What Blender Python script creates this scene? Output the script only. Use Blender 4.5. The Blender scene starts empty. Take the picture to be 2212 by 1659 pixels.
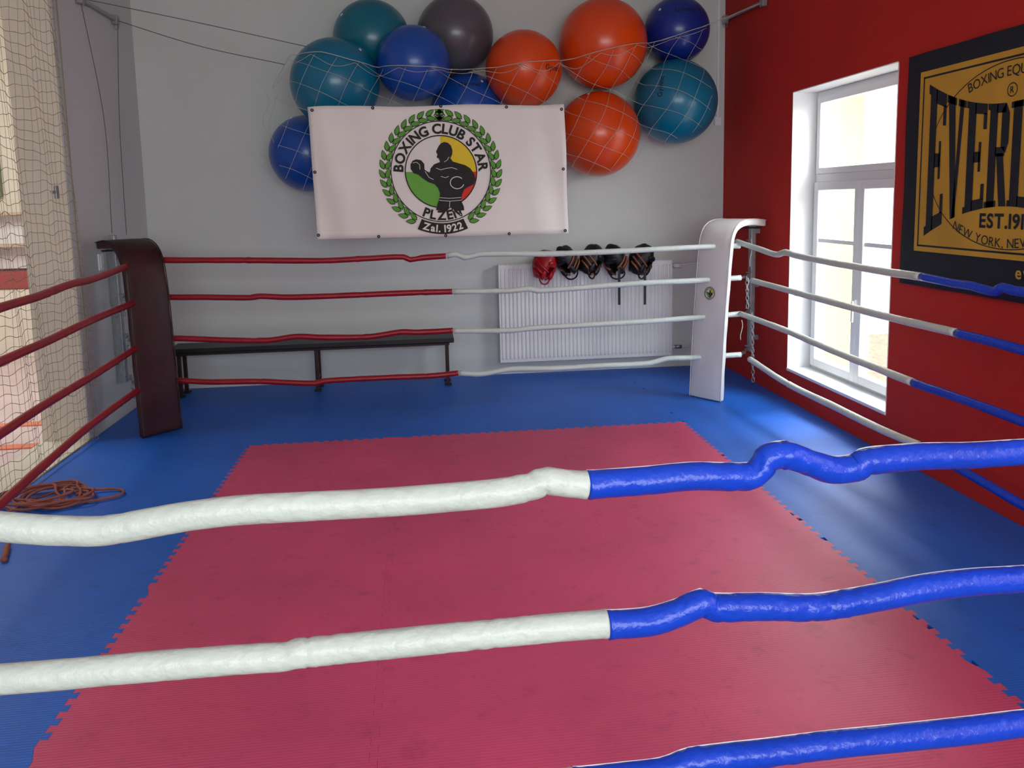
import bpy, bmesh, math, random
from mathutils import Vector, Matrix, noise, Euler
from mathutils.geometry import tessellate_polygon
random.seed(4)
S = bpy.context.scene
COL = S.collection
PI = math.pi
H = 1.6; F = 1700.0; CX, CY = 1106.0, 640.0
Xd = Vector((14906, -521, 1700)).normalized()
Yd = Vector((-201, -204, 1700)).normalized()
Zd = Xd.cross(Yd)
WB = 7.12; WR = 2.82; WL = -2.33

def ray(u, v):
    d = Vector((u - CX, v - CY, F))
    return Vector((d.dot(Xd), d.dot(Yd), d.dot(Zd)))
def onY(u, v, Y):
    d = ray(u, v); t = Y / d.y
    return Vector((d.x * t, Y, H + d.z * t))
def onX(u, v, X):
    d = ray(u, v); t = X / d.x
    return Vector((X, d.y * t, H + d.z * t))
def onF(u, v, z=0.0):
    d = ray(u, v); t = (z - H) / d.z
    return Vector((d.x * t, d.y * t, z))
def onP(u, v, p, n):
    d = ray(u, v); c = Vector((0, 0, H)); t = (Vector(p) - c).dot(n) / d.dot(n)
    return c + d * t

# ------------------------------------------------------------ materials
def lin(c):
    return tuple(((x / 255) / 12.92 if x / 255 <= .04045 else ((x / 255 + .055) / 1.055) ** 2.4) for x in c) + (1,)
def mat(name, col, rough=.5, metal=0, var=.0, vscale=4, bump=0, bscale=40, coat=0, spec=.5):
    m = bpy.data.materials.new(name); m.use_nodes = True
    nt = m.node_tree; N = nt.nodes; L = nt.links
    b = N['Principled BSDF']
    b.inputs['Roughness'].default_value = rough; b.inputs['Metallic'].default_value = metal
    b.inputs['Specular IOR Level'].default_value = spec
    b.inputs['Coat Weight'].default_value = coat
    c = lin(col)
    g = N.new('ShaderNodeNewGeometry')
    n = N.new('ShaderNodeTexNoise'); n.inputs['Scale'].default_value = vscale; n.inputs['Detail'].default_value = 5
    L.new(g.outputs['Position'], n.inputs['Vector'])
    r = N.new('ShaderNodeValToRGB')
    r.color_ramp.elements[0].position = .3; r.color_ramp.elements[1].position = .7
    r.color_ramp.elements[0].color = tuple(max(0, x * (1 - var)) for x in c[:3]) + (1,)
    r.color_ramp.elements[1].color = tuple(min(1, x * (1 + var)) for x in c[:3]) + (1,)
    L.new(n.outputs['Fac'], r.inputs['Fac']); L.new(r.outputs['Color'], b.inputs['Base Color'])
    if bump:
        n2 = N.new('ShaderNodeTexNoise'); n2.inputs['Scale'].default_value = bscale; n2.inputs['Detail'].default_value = 4
        L.new(g.outputs['Position'], n2.inputs['Vector'])
        bp = N.new('ShaderNodeBump'); bp.inputs['Strength'].default_value = bump; bp.inputs['Distance'].default_value = .01
        L.new(n2.outputs['Fac'], bp.inputs['Height']); L.new(bp.outputs['Normal'], b.inputs['Normal'])
    return m

def mat_foam(name, col, rough=.5, spec=.5):
    m = mat(name, col, rough, 0, .12, 1.4, spec=spec)
    nt = m.node_tree; N = nt.nodes; L = nt.links; b = N['Principled BSDF']
    g = N.new('ShaderNodeNewGeometry')
    w = N.new('ShaderNodeTexWave'); w.wave_type = 'BANDS'; w.bands_direction = 'Y'
    w.inputs['Scale'].default_value = 26; w.inputs['Distortion'].default_value = .6; w.inputs['Detail'].default_value = 2
    L.new(g.outputs['Position'], w.inputs['Vector'])
    sc = N.new('ShaderNodeTexNoise'); sc.inputs['Scale'].default_value = 9; sc.inputs['Detail'].default_value = 9
    sc.inputs['Roughness'].default_value = .75
    L.new(g.outputs['Position'], sc.inputs['Vector'])
    ad = N.new('ShaderNodeMath'); ad.operation = 'MULTIPLY_ADD'; ad.inputs[1].default_value = 1.4
    L.new(sc.outputs['Fac'], ad.inputs[0]); L.new(w.outputs['Fac'], ad.inputs[2])
    bp = N.new('ShaderNodeBump'); bp.inputs['Strength'].default_value = .3; bp.inputs['Distance'].default_value = .002
    L.new(ad.outputs[0], bp.inputs['Height']); L.new(bp.outputs['Normal'], b.inputs['Normal'])
    src = b.inputs['Base Color'].links[0].from_socket
    rr = N.new('ShaderNodeValToRGB'); rr.color_ramp.elements[0].position = .33; rr.color_ramp.elements[1].position = .45
    rr.color_ramp.elements[0].color = (.7, .7, .7, 1); rr.color_ramp.elements[1].color = (1, 1, 1, 1)
    L.new(sc.outputs['Fac'], rr.inputs['Fac'])
    mx = N.new('ShaderNodeMix'); mx.data_type = 'RGBA'; mx.blend_type = 'MULTIPLY'; mx.inputs[0].default_value = .8
    L.new(src, mx.inputs[6]); L.new(rr.outputs['Color'], mx.inputs[7]); L.new(mx.outputs[2], b.inputs['Base Color'])
    return m

M = {}
M['wall'] = mat('white_plaster', (210, 215, 211), .85, 0, .03, 1.2, .08, 60)
M['redwall'] = mat('red_plaster', (190, 30, 18), .8, 0, .06, 1.5, .25, 35)
M['reveal'] = mat('reveal_plaster', (238, 238, 238), .8, 0, .02, 3, .05, 60)
M['ceil'] = mat('ceiling_paint', (225, 225, 222), .9)
M['floor'] = mat('subfloor', (120, 112, 100), .8, 0, .2, 3, .1)
M['red_foam'] = mat_foam('red_foam', (208, 74, 114))
M['blue_foam'] = mat_foam('blue_foam', (22, 100, 204))
M['vred'] = mat('red_vinyl', (150, 16, 30), .38, 0, .12, 9, .12, 30)
M['vwhite'] = mat('white_vinyl', (206, 217, 211), .38, 0, .05, 8, .4, 50)
M['vblue'] = mat('blue_vinyl', (6, 66, 205), .3, 0, .08, 8, .35, 50)
M['stitch_highlight'] = mat('white_thread_highlight', (225, 228, 230), .6)  # thread white, also used for the painted highlight on the upper blue rope
M['padred'] = mat('maroon_vinyl', (50, 9, 18), .45, 0, .35, 5, .3, 9)
M['padwhite'] = mat('white_pad_vinyl', (226, 227, 226), .42, 0, .04, 5, .2, 8)
M['steel'] = mat('galvanised_steel', (165, 168, 172), .4, .75, .15, 20)
M['cordgrey'] = mat('grey_cord', (95, 92, 90), .8)
M['netwhite'] = mat('white_net_cord', (190, 186, 174), .8)
M['netcream'] = mat('cream_net_cord', (146, 140, 124), .8)
M['black'] = mat('black_leather', (17, 17, 19), .5, 0, .3, 20, .1)
M['brown'] = mat('brown_leather', (132, 82, 58), .5, 0, .2, 20, .1)
M['shelf'] = mat('pale_shelf_board', (196, 170, 148), .6)
M['redleather'] = mat('red_leather', (165, 16, 26), .4, 0, .2, 20, .1)
M['radiator'] = mat('radiator_enamel', (236, 237, 236), .3, 0, .02)
M['bench'] = mat('black_plank', (14, 15, 20), .45, 0, .3, 6, .1)
M['benchleg'] = mat('dark_red_steel', (52, 28, 26), .5, .3, .2, 10)
M['pvc'] = mat('white_pvc', (238, 240, 242), .35)
M['banner'] = mat('banner_cloth', (238, 235, 230), .7, 0, .03, 3, .1, 20)
M['ink'] = mat('black_print', (22, 20, 20), .7)
M['inkwhite'] = mat('white_print', (232, 230, 228), .7)
M['leaf'] = mat('green_print', (88, 158, 50), .7)
M['q_green'] = mat('light_green_print', (104, 176, 62), .7)
M['q_yellow'] = mat('yellow_print', (232, 204, 40), .7)
M['q_red'] = mat('red_print', (220, 44, 36), .7)
M['navy'] = mat('navy_cloth', (16, 26, 38), .75, 0, .2, 4, .1, 12)
M['gold'] = mat('gold_print', (204, 158, 50), .7, 0, .1, 3)
M['yellowwall'] = mat('yellow_render', (234, 224, 128), .85, 0, .05, 1, .1, 30)
M['roof'] = mat('red_roof_tiles', (176, 130, 112), .8, 0, .2, 6)
M['orangerope'] = mat('orange_brown_rope', (150, 84, 72), .75, 0, .2, 30, .3, 200)
M['ground'] = mat('ground', (165, 163, 155), .9, 0, .2, .5)
M['hallwall'] = mat('cream_wall', (222, 214, 198), .85, 0, .04)
M['jamb'] = mat('cream_jamb', (218, 212, 196), .85, 0, .04)
M['hallfloor'] = mat('pink_grey_floor', (212, 192, 192), .5, 0, .08, 2)
M['green'] = mat('green_paint', (116, 134, 100), .6)
M['orange'] = mat('orange_paint', (222, 130, 104), .6)
M['cabred'] = mat('red_board', (160, 74, 72), .5)
M['rubber'] = mat('dark_rubber', (25, 25, 28), .7)
def ballmat(name, col):
    return mat(name, col, .31, 0, .06, 3, coat=.12)
M['b_teal'] = ballmat('teal_ball_vinyl', (0, 110, 144))
M['b_teal2'] = ballmat('dark_teal_ball_vinyl', (0, 106, 128))
M['b_blue'] = ballmat('blue_ball_vinyl', (18, 76, 166))
M['b_dblue'] = ballmat('deep_blue_ball_vinyl', (10, 46, 138))
M['b_orange'] = ballmat('orange_ball_vinyl', (224, 74, 16))
M['b_grey'] = ballmat('grey_ball_vinyl', (86, 84, 90))
g = bpy.data.materials.new('window_glass'); g.use_nodes = True
nt = g.node_tree; nt.nodes.clear()
o_ = nt.nodes.new('ShaderNodeOutputMaterial'); mx_ = nt.nodes.new('ShaderNodeMixShader')
t_ = nt.nodes.new('ShaderNodeBsdfTransparent'); gl_ = nt.nodes.new('ShaderNodeBsdfGlossy')
gl_.inputs['Roughness'].default_value = .02; mx_.inputs[0].default_value = .04
nt.links.new(t_.outputs[0], mx_.inputs[1]); nt.links.new(gl_.outputs[0], mx_.inputs[2]); nt.links.new(mx_.outputs[0], o_.inputs[0])
M['glass'] = g

# ------------------------------------------------------------ builders
def tag(o, label=None, cat=None, group=None, kind=None):
    if label: o['label'] = label
    if cat: o['category'] = cat
    if group: o['group'] = group
    if kind: o['kind'] = kind
    return o
def empty(name, loc, label=None, cat=None, group=None, kind=None, rz=0):
    o = bpy.data.objects.new(name, None); COL.objects.link(o)
    o.location = loc; o.rotation_euler = (0, 0, rz); o.empty_display_size = .1
    return tag(o, label, cat, group, kind)

class MB:
    def __init__(s): s.v = []; s.f = []; s.mi = []; s.cur = 0
    def add(s, vs, fs):
        b = len(s.v); s.v += [Vector(v) for v in vs]
        for f in fs: s.f.append([i + b for i in f]); s.mi.append(s.cur)
    def box(s, a, b):
        x0, y0, z0 = a; x1, y1, z1 = b
        s.add([(x0,y0,z0),(x1,y0,z0),(x1,y1,z0),(x0,y1,z0),(x0,y0,z1),(x1,y0,z1),(x1,y1,z1),(x0,y1,z1)],
              [(0,3,2,1),(4,5,6,7),(0,1,5,4),(1,2,6,5),(2,3,7,6),(3,0,4,7)])
    def bar(s, p, q, w, d, up=(0,0,1)):
        p = Vector(p); q = Vector(q); t = (q - p).normalized(); u = Vector(up)
        if abs(t.dot(u)) > .95: u = Vector((0, 1, 0))
        a = t.cross(u).normalized() * w / 2; b = t.cross(a).normalized() * d / 2
        vs = [p - a - b, p + a - b, p + a + b, p - a + b, q - a - b, q + a - b, q + a + b, q - a + b]
        s.add(vs, [(0,3,2,1),(4,5,6,7),(0,1,5,4),(1,2,6,5),(2,3,7,6),(3,0,4,7)])
    def tube(s, pts, r, n=8, closed=False, jit=None):
        pts = [Vector(p) for p in pts]; k = len(pts)
        rs = r if isinstance(r, list) else [r] * k
        up = None; vs = []
        for i, p in enumerate(pts):
            if closed: t = (pts[(i + 1) % k] - pts[i - 1]).normalized()
            else: t = (pts[min(i + 1, k - 1)] - pts[max(i - 1, 0)]).normalized()
            if up is None: up = Vector((0, 0, 1)) if abs(t.z) < .9 else Vector((0, 1, 0))
            a = (up - t * up.dot(t)).normalized(); b = t.cross(a); up = a
            for j in range(n):
                an = 2 * PI * j / n; rr = rs[i]
                if jit: rr *= 1 + jit(p, i, an)
                vs.append(p + a * math.cos(an) * rr + b * math.sin(an) * rr)
        fs = []
        for i in range(k if closed else k - 1):
            for j in range(n):
                i2 = (i + 1) % k
                fs.append((i * n + j, i * n + (j + 1) % n, i2 * n + (j + 1) % n, i2 * n + j))
        if not closed:
            fs.append(tuple(range(n))[::-1]); fs.append(tuple((k - 1) * n + j for j in range(n)))
        s.add(vs, fs)
    def ring(s, c, nrm, R, r, n=16, m=6, stretch=1, ax=None):
        c = Vector(c); nrm = Vector(nrm).normalized()
        a = Vector(ax).normalized() if ax is not None else nrm.orthogonal().normalized()
        a = (a - nrm * a.dot(nrm)).normalized(); b = nrm.cross(a)
        s.tube([c + a * math.cos(2*PI*i/n) * R * stretch + b * math.sin(2*PI*i/n) * R for i in range(n)], r, m, True)
    def disc(s, c, nrm, R, n=24, th=0):
        c = Vector(c); nrm = Vector(nrm).normalized(); a = nrm.orthogonal().normalized(); b = nrm.cross(a)
        pts = [c + a * math.cos(2*PI*i/n) * R + b * math.sin(2*PI*i/n) * R for i in range(n)]
        if not th: s.add(pts, [tuple(range(n))])
        else:
            q = [p + nrm * th for p in pts]
            s.add(pts + q, [tuple(range(n))[::-1], tuple(range(n, 2*n))] + [(i, (i+1) % n, n + (i+1) % n, n + i) for i in range(n)])
    def sphere(s, c, r, nu=32, nv=20, sc=(1,1,1)):
        c = Vector(c); vs = [c + Vector((0,0,r*sc[2]))]
        for i in range(1, nv):
            for j in range(nu):
                t = PI * i / nv; p = 2 * PI * j / nu
                vs.append(c + Vector((r*sc[0]*math.sin(t)*math.cos(p), r*sc[1]*math.sin(t)*math.sin(p), r*sc[2]*math.cos(t))))
        vs.append(c - Vector((0,0,r*sc[2])))
        fs = [(0, 1 + j, 1 + (j+1) % nu) for j in range(nu)]
        for i in range(nv - 2):
            for j in range(nu):
                a = 1 + i*nu; fs.append((a + j, a + nu + j, a + nu + (j+1) % nu, a + (j+1) % nu))
        e = len(vs) - 1; a = 1 + (nv-2)*nu
        fs += [(a + j, e, a + (j+1) % nu) for j in range(nu)]
        s.add(vs, fs)
    def grid(s, fn, nx, ny):
        vs = [fn(i / nx, j / ny) for j in range(ny + 1) for i in range(nx + 1)]
        s.add(vs, [(j*(nx+1)+i, j*(nx+1)+i+1, (j+1)*(nx+1)+i+1, (j+1)*(nx+1)+i) for j in range(ny) for i in range(nx)])
    def build(s, name, mats, parent=None, smooth=False, bevel=0, solid=0, local=False, origin=None, fixn=True):
        if not isinstance(mats, (list, tuple)): mats = [mats]
        xs = [v.x for v in s.v]; ys = [v.y for v in s.v]; zs = [v.z for v in s.v]
        O = Vector(origin) if origin is not None else Vector(((min(xs)+max(xs))/2, (min(ys)+max(ys))/2, min(zs)))
        me = bpy.data.meshes.new(name)
        me.from_pydata([v - O for v in s.v], [], s.f)
        for m in mats: me.materials.append(m)
        for p, k in zip(me.polygons, s.mi): p.material_index = k; p.use_smooth = smooth
        if fixn:
            bm = bmesh.new(); bm.from_mesh(me); bmesh.ops.recalc_face_normals(bm, faces=bm.faces); bm.to_mesh(me); bm.free()
        o = bpy.data.objects.new(name, me); COL.objects.link(o)
        o.location = O
        if parent:
            o.parent = parent
            if not local:
                w = parent.location.copy(); pp = parent.parent
                while pp: w += pp.location; pp = pp.parent
                o.location = O - w
        if solid:
            md = o.modifiers.new('Solid', 'SOLIDIFY'); md.thickness = solid; md.offset = 0
        if bevel:
            md = o.modifiers.new('Bevel', 'BEVEL'); md.width = bevel; md.segments = 3; md.limit_method = 'ANGLE'; md.angle_limit = math.radians(40)
        return o

def spline(pts, step):
    pts = [Vector(p) for p in pts]
    P = [pts[0] * 2 - pts[1]] + pts + [pts[-1] * 2 - pts[-2]]
    out = []
    for i in range(1, len(P) - 2):
        p0, p1, p2, p3 = P[i-1], P[i], P[i+1], P[i+2]
        n = max(2, int((p2 - p1).length / step))
        for k in range(n):
            t = k / n
            m1 = (p2 - p0) / max((p2-p0).length, 1e-6) * (p2-p1).length
            m2 = (p3 - p1) / max((p3-p1).length, 1e-6) * (p2-p1).length
            h = (2*t**3 - 3*t**2 + 1) * p1 + (t**3 - 2*t**2 + t) * m1 + (-2*t**3 + 3*t**2) * p2 + (t**3 - t**2) * m2
            out.append(h)
    out.append(pts[-1]); return out

GL = {}
def glyph(ch, bold=.0):
    k = (ch, bold)
    if k in GL: return GL[k]
    cu = bpy.data.curves.new('t', 'FONT'); cu.body = ch; cu.size = 1; cu.offset = bold; cu.resolution_u = 4
    ob = bpy.data.objects.new('t', cu); COL.objects.link(ob)
    bpy.context.view_layer.update()
    dg = bpy.context.evaluated_depsgraph_get()
    me = bpy.data.meshes.new_from_object(ob.evaluated_get(dg))
    vs = [(v.co.x, v.co.y) for v in me.vertices]; fs = [tuple(p.vertices) for p in me.polygons]
    bpy.data.objects.remove(ob); bpy.data.curves.remove(cu); bpy.data.meshes.remove(me)
    if vs:
        x0 = min(v[0] for v in vs); x1 = max(v[0] for v in vs)
        vs = [(v[0] - x0, v[1]) for v in vs]; w = x1 - x0
    else: w = .25
    GL[k] = (vs, fs, w); return GL[k]
def text_layout(txt, size, bold=.0, gap=.1, xs=1):
    out = []; x = 0
    for ch in txt:
        if ch == ' ': x += .3 * size * xs; continue
        vs, fs, w = glyph(ch, bold)
        out.append((vs, fs, x, w * size * xs)); x += (w + gap) * size * xs
    return out, x - gap * size * xs
def text_flat(mb, P, txt, size, cx, cy, bold=.0, gap=.1, xs=1, align='C', k=3):
    lay, W = text_layout(txt, size, bold, gap, xs)
    x0 = cx - W / 2 if align == 'C' else cx
    for vs, fs, x, w in lay:
        mb.add([P(x0 + x + v[0]*size*xs, cy + v[1]*size, k) for v in vs], fs)
def text_arc(mb, P, txt, size, R, top=True, bold=.0, gap=.1, cx=0, cy=0, k=3, span=None, mid=None):
    lay, W = text_layout(txt, size, bold, gap)
    A = span if span else W / R
    m = mid if mid is not None else (PI/2 if top else -PI/2)
    for vs, fs, x, w in lay:
        f = (x + w/2) / W - .5
        an = m - f * A if top else m + f * A
        er = Vector((math.cos(an), math.sin(an)))
        et = Vector((math.sin(an), -math.cos(an))) if top else Vector((-math.sin(an), math.cos(an)))
        up = er if top else -er
        c = er * R + Vector((cx, cy))
        q = []
        for v in vs:
            p = c + et * (v[0]*size - w/2) + up * v[1]*size
            q.append(P(p.x, p.y, k))
        mb.add(q, fs)

# ------------------------------------------------------------ setting
def struct(mb, name, m, parent=None, **kw):
    o = mb.build(name, m, parent, **kw)
    if not parent: o['kind'] = 'structure'
    return o
mb = MB(); mb.box((WL - .3, -3, -.12), (WR + .3, WB + .2, -.026)); struct(mb, 'floor', M['floor'])
mb = MB(); mb.box((WL - 5, -3, 3.7), (WR + .3, 9.8, 3.85)); struct(mb, 'ceiling', M['ceil'])
mb = MB(); mb.box((WL - .3, WB, -.12), (WR + .3, WB + .2, 3.7)); struct(mb, 'wall_back', M['wall'])
mb = MB(); mb.box((WL - .3, 5.62, -.12), (WL, WB, 3.7)); struct(mb, 'wall_left', M['wall'])
mb = MB(); mb.box((WL - .3, 5.612, -.12), (WL - .004, 5.62, 3.7)); struct(mb, 'trim_3', M['jamb'])
mb = MB(); mb.box((WL - 5, -3.2, -.12), (WR + .3, -3, 3.7)); struct(mb, 'wall_front', M['wall'])
wy0, wy1, wz0, wz1 = 4.44, 5.765, .23, 2.36
mb = MB()
mb.box((WR, -3, -.12), (WR + .3, wy0, 3.7)); mb.box((WR, wy1, -.12), (WR + .3, WB, 3.7))
mb.box((WR, wy0, -.12), (WR + .3, wy1, wz0)); mb.box((WR, wy0, wz1), (WR + .3, wy1, 3.7))
struct(mb, 'wall_right', M['redwall'])
mb = MB(); e = .006
mb.box((WR - .002, wy0, wz0), (WR + .3, wy0 + e, wz1)); mb.box((WR - .002, wy1 - e, wz0), (WR + .3, wy1, wz1))
mb.box((WR - .002, wy0, wz1 - e), (WR + .3, wy1, wz1)); mb.box((WR - .004, wy0, wz0), (WR + .3, wy1, wz0 + e))
struct(mb, 'trim_1', M['reveal'])
mb = MB(); mb.box((WL - 5, -3, -.12), (WL - .3, 9.5, -.03)); struct(mb, 'floor_hall', M['hallfloor'])
mb = MB(); mb.box((WL - 5, 9.5, -.12), (WL - .3, 9.7, 3.7)); struct(mb, 'wall_hall', M['hallwall'])
mb = MB(); mb.box((WL - .5, WB, -.12), (WL - .3, 9.5, 3.7)); struct(mb, 'wall_hall_side', M['hallwall'])
mb = MB(); mb.box((WL - 5.2, -3, -.12), (WL - 5, 9.7, 3.7)); struct(mb, 'wall_hall_left', M['hallwall'])
mb = MB(); mb.box((WL - .31, 2.2, -.026), (WL + .005, 5.61, .012)); struct(mb, 'trim_2', M['jamb'])

# window
win = empty('window_1', (WR + .18, (wy0 + wy1) / 2, wz0), kind='structure')
fx0, fx1 = WR + .17, WR + .25
def frame(mb, y0, y1, z0, z1, w, x0, x1):
    mb.box((x0, y0, z0), (x1, y0 + w, z1)); mb.box((x0, y1 - w, z0), (x1, y1, z1))
    mb.box((x0, y0 + w, z0), (x1, y1 - w, z0 + w)); mb.box((x0, y0 + w, z1 - w), (x1, y1 - w, z1))
zt = onX(1765, 385, fx0).z; ym = (wy0 + wy1) / 2 - .01
mb = MB(); frame(mb, wy0 + .006, wy1 - .006, wz0 + .006, wz1 - .006, .05, fx0 + .02, fx1)
mb.box((fx0 + .01, wy0 + .05, zt - .03), (fx1, wy1 - .05, zt + .03)); mb.build('window_frame', M['pvc'], win, bevel=.004)
mb = MB(); frame(mb, wy0 + .05, wy1 - .05, zt + .03, wz1 - .05, .045, fx0, fx1 - .02); mb.build('upper_sash', M['pvc'], win, bevel=.004)
def pane(y0, y1, z0, z1, par):
    mb = MB(); x = fx0 + .033; mb.add([(x, y0, z0), (x, y1, z0), (x, y1, z1), (x, y0, z1)], [(0,1,2,3)]); mb.build('pane', M['glass'], par, fixn=False)
pane(wy0 + .08, wy1 - .08, zt + .06, wz1 - .08, win)
for (a, b) in ((wy0 + .05, ym), (ym, wy1 - .05)):
    mb = MB(); frame(mb, a, b, wz0 + .05, zt - .03, .06, fx0 - .01, fx1 - .02); c = mb.build('casement', M['pvc'], win, bevel=.004)
    pane(a + .05, b - .05, wz0 + .09, zt - .07, c)
    for vv in (522, 657):
        z = onX(1800, vv, fx0).z
        mb = MB(); mb.box((fx0 + .006, a + .05, z - .014), (fx0 + .05, b - .05, z + .014)); mb.build('glazing_bar', M['pvc'], c)
z = onX(1835, 655, fx0).z
mb = MB(); mb.box((fx0 - .03, ym - .02, z - .03), (fx0 - .008, ym + .01, z + .04)); mb.box((fx0 - .045, ym - .015, z - .12), (fx0 - .03, ym + .005, z + .03))
mb.build('window_handle', M['pvc'], win, bevel=.004)
mb = MB(); mb.box((WR - .01, wy0 + .006, wz0 + .006), (fx0 + .02, wy1 - .006, wz0 + .024)); mb.build('window_sill', M['pvc'], win, bevel=.004)

# outside
b = empty('yellow_building', (4.3, 10, -6), 'pale yellow sunlit building wing seen through the window panes', 'building')
mb = MB(); mb.box((3.3, 9, -6), (5.3, 14, 7)); mb.build('wall', M['yellowwall'], b)
mb = MB(); mb.box((3.2, 8.85, 7), (5.45, 14.1, 7.25)); mb.build('roof_edge', M['pvc'], b)
mb = MB(); mb.box((3.2, -20, -6.3), (60, 80, -6)); struct(mb, 'ground', M['ground'])
hs = empty('house', (17, 26, -6), 'distant low house with a red roof behind the lower right window pane', 'house')
mb = MB(); mb.box((14.5, 25, -6), (24, 32, -4.9)); mb.build('wall', M['reveal'], hs)
mb = MB(); mb.add([(14, 24.6, -4.9), (24.5, 24.6, -4.9), (24.5, 32.4, -4.9), (14, 32.4, -4.9), (14.2, 28.5, -3.9), (24.3, 28.5, -3.9)],
                  [(0,1,5,4),(2,3,4,5),(0,4,3),(1,2,5),(0,3,2,1)]); mb.build('roof', M['roof'], hs)

# things in the hall beyond the net
cb = empty('display_cabinet', (-4.65, 9.3, -.03), 'white cabinet with red band and bright panels standing beyond the side net', 'cabinet')
mb = MB(); mb.box((-5.4, 9.2, -.03), (-4.2, 9.48, .74)); mb.build('base', M['hallwall'], cb, bevel=.01)
mb = MB(); mb.box((-5.4, 9.18, .742), (-4.2, 9.48, .93)); mb.build('red_band', M['cabred'], cb, bevel=.01)
mb = MB(); mb.box((-5.3, 9.4, .952), (-4.25, 9.48, 1.55)); mb.build('back_panel', M['inkwhite'], cb)
for z in (1.2, 1.55):
    mb = MB(); mb.box((-5.35, 9.22, z), (-4.25, 9.4, z + .03)); mb.build('shelf', M['shelf'], cb)
for x in (-5.35, -4.75, -4.25):
    mb = MB(); mb.box((x, 9.22, .952), (x + .04, 9.4, 1.58)); mb.build('upright', M['cabred'], cb)
mb = MB(); mb.box((-5.3, 9.44, 1.75), (-4.62, 9.495, 3.3)); tag(mb.build('wall_panel', M['green'], bevel=.01), 'dull green panel high on hall wall beyond the side net', 'panel')
for y, lb in ((6.2, 'orange floor stripe in hall beyond the side net, farther one'), (5.6, 'orange floor stripe in hall beyond the side net, nearer one')):
    mb = MB(); mb.box((-4.7, y, -.03), (-2.7, y + .10, -.02)); tag(mb.build('floor_stripe', M['orange']), lb, 'floor marking')

# ------------------------------------------------------------ foam mats
PT = 1 / 15.0; AM = .012
def edge(c0, a0, a1, teeth):
    out = [(0, a0)]
    if teeth:
        k = math.floor(a0 / PT)
        while k * PT < a1:
            s0 = (k - .03) * PT + .0; s1 = (k + .53) * PT
            s2 = (k + .47) * PT; s3 = (k + 1.03) * PT
            if s0 > a0 + .012 and s3 < a1 - .012:
                out += [(-AM, s0), (-AM, s1), (AM, s2), (AM, s3)]
            k += 1
        out.append((0, a1))
    else: out.append((0, a1))
    return out
def mat_tile(x0, x1, y0, y1, t, m, label, grp, dz=0):
    tl, tr, tb, tt = t; g_ = .0004
    P = []
    P += [(a, y0 + g_ + o) for o, a in edge(y0, x0 + g_, x1 - g_, tb)]
    P += [(x1 - g_ + o, a) for o, a in edge(x1, y0 + g_, y1 - g_, tr)][1:]
    P += [(a, y1 - g_ + o) for o, a in edge(y1, x0 + g_, x1 - g_, tt)][::-1][1:]
    P += [(x0 + g_ + o, a) for o, a in edge(x0, y0 + g_, y1 - g_, tl)][::-1][1:-1]
    n = len(P); mb = MB()
    mb.add([(p[0], p[1], dz) for p in P] + [(p[0], p[1], -.024) for p in P],
           [tuple(range(n)), tuple(range(n, 2*n))[::-1]] + [(i, n+i, n+(i+1) % n, (i+1) % n) for i in range(n)])
    o = mb.build('foam_mat', m, fixn=False); tag(o, label, 'mat', grp)
RX = [-1.19, -.187, .817, 1.82]; RY = [5.30, 4.30, 3.30, 2.30, 1.30]
cn = ['left', 'middle', 'right']; rn = ['first', 'second', 'third', 'fourth', 'fifth', 'sixth']
for i in range(3):
    for j in range(4):
        mat_tile(RX[i], RX[i+1], RY[j+1], RY[j], (1,1,1,1), M['red_foam'],
                 f'red foam puzzle mat, {cn[i]} column of red field, {rn[j]} row from back wall', 'red puzzle mats in the ring')
XL, XR_ = WL + .008, WR - .005
cols = [XL] + RX + [XR_]; cn5 = ['far left', 'centre left', 'centre', 'centre right', 'far right']
for i in range(5):
    for j, (a, b_) in enumerate(((6.30, WB - .005), (5.30, 6.30))):
        if i == 4: continue
        mat_tile(cols[i], cols[i+1], a, b_, (i > 0, 1, 1, j == 1), M['blue_foam'],
                 f'blue foam puzzle mat, {cn5[i]}, in {"row touching back wall" if j == 0 else "second row from back wall"}', 'blue puzzle mats around the red field')
for j in range(4):
    mat_tile(cols[0], cols[1], RY[j+1], RY[j], (0,1,1,1), M['blue_foam'], f'blue foam puzzle mat left of the red field, {rn[j]} one counted from the back', 'blue puzzle mats around the red field')
ry = [WB - .005, 6.55, 5.57, 4.57, 3.59, 2.60, 1.6]
for j in range(6):
    mat_tile(cols[4], cols[5], ry[j+1], ry[j], (1, 0, 1, j > 0), M['blue_foam'], f'blue foam puzzle mat along the red wall, {rn[j]} one counted from the back', 'blue puzzle mats around the red field', dz=-.0006)

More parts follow.
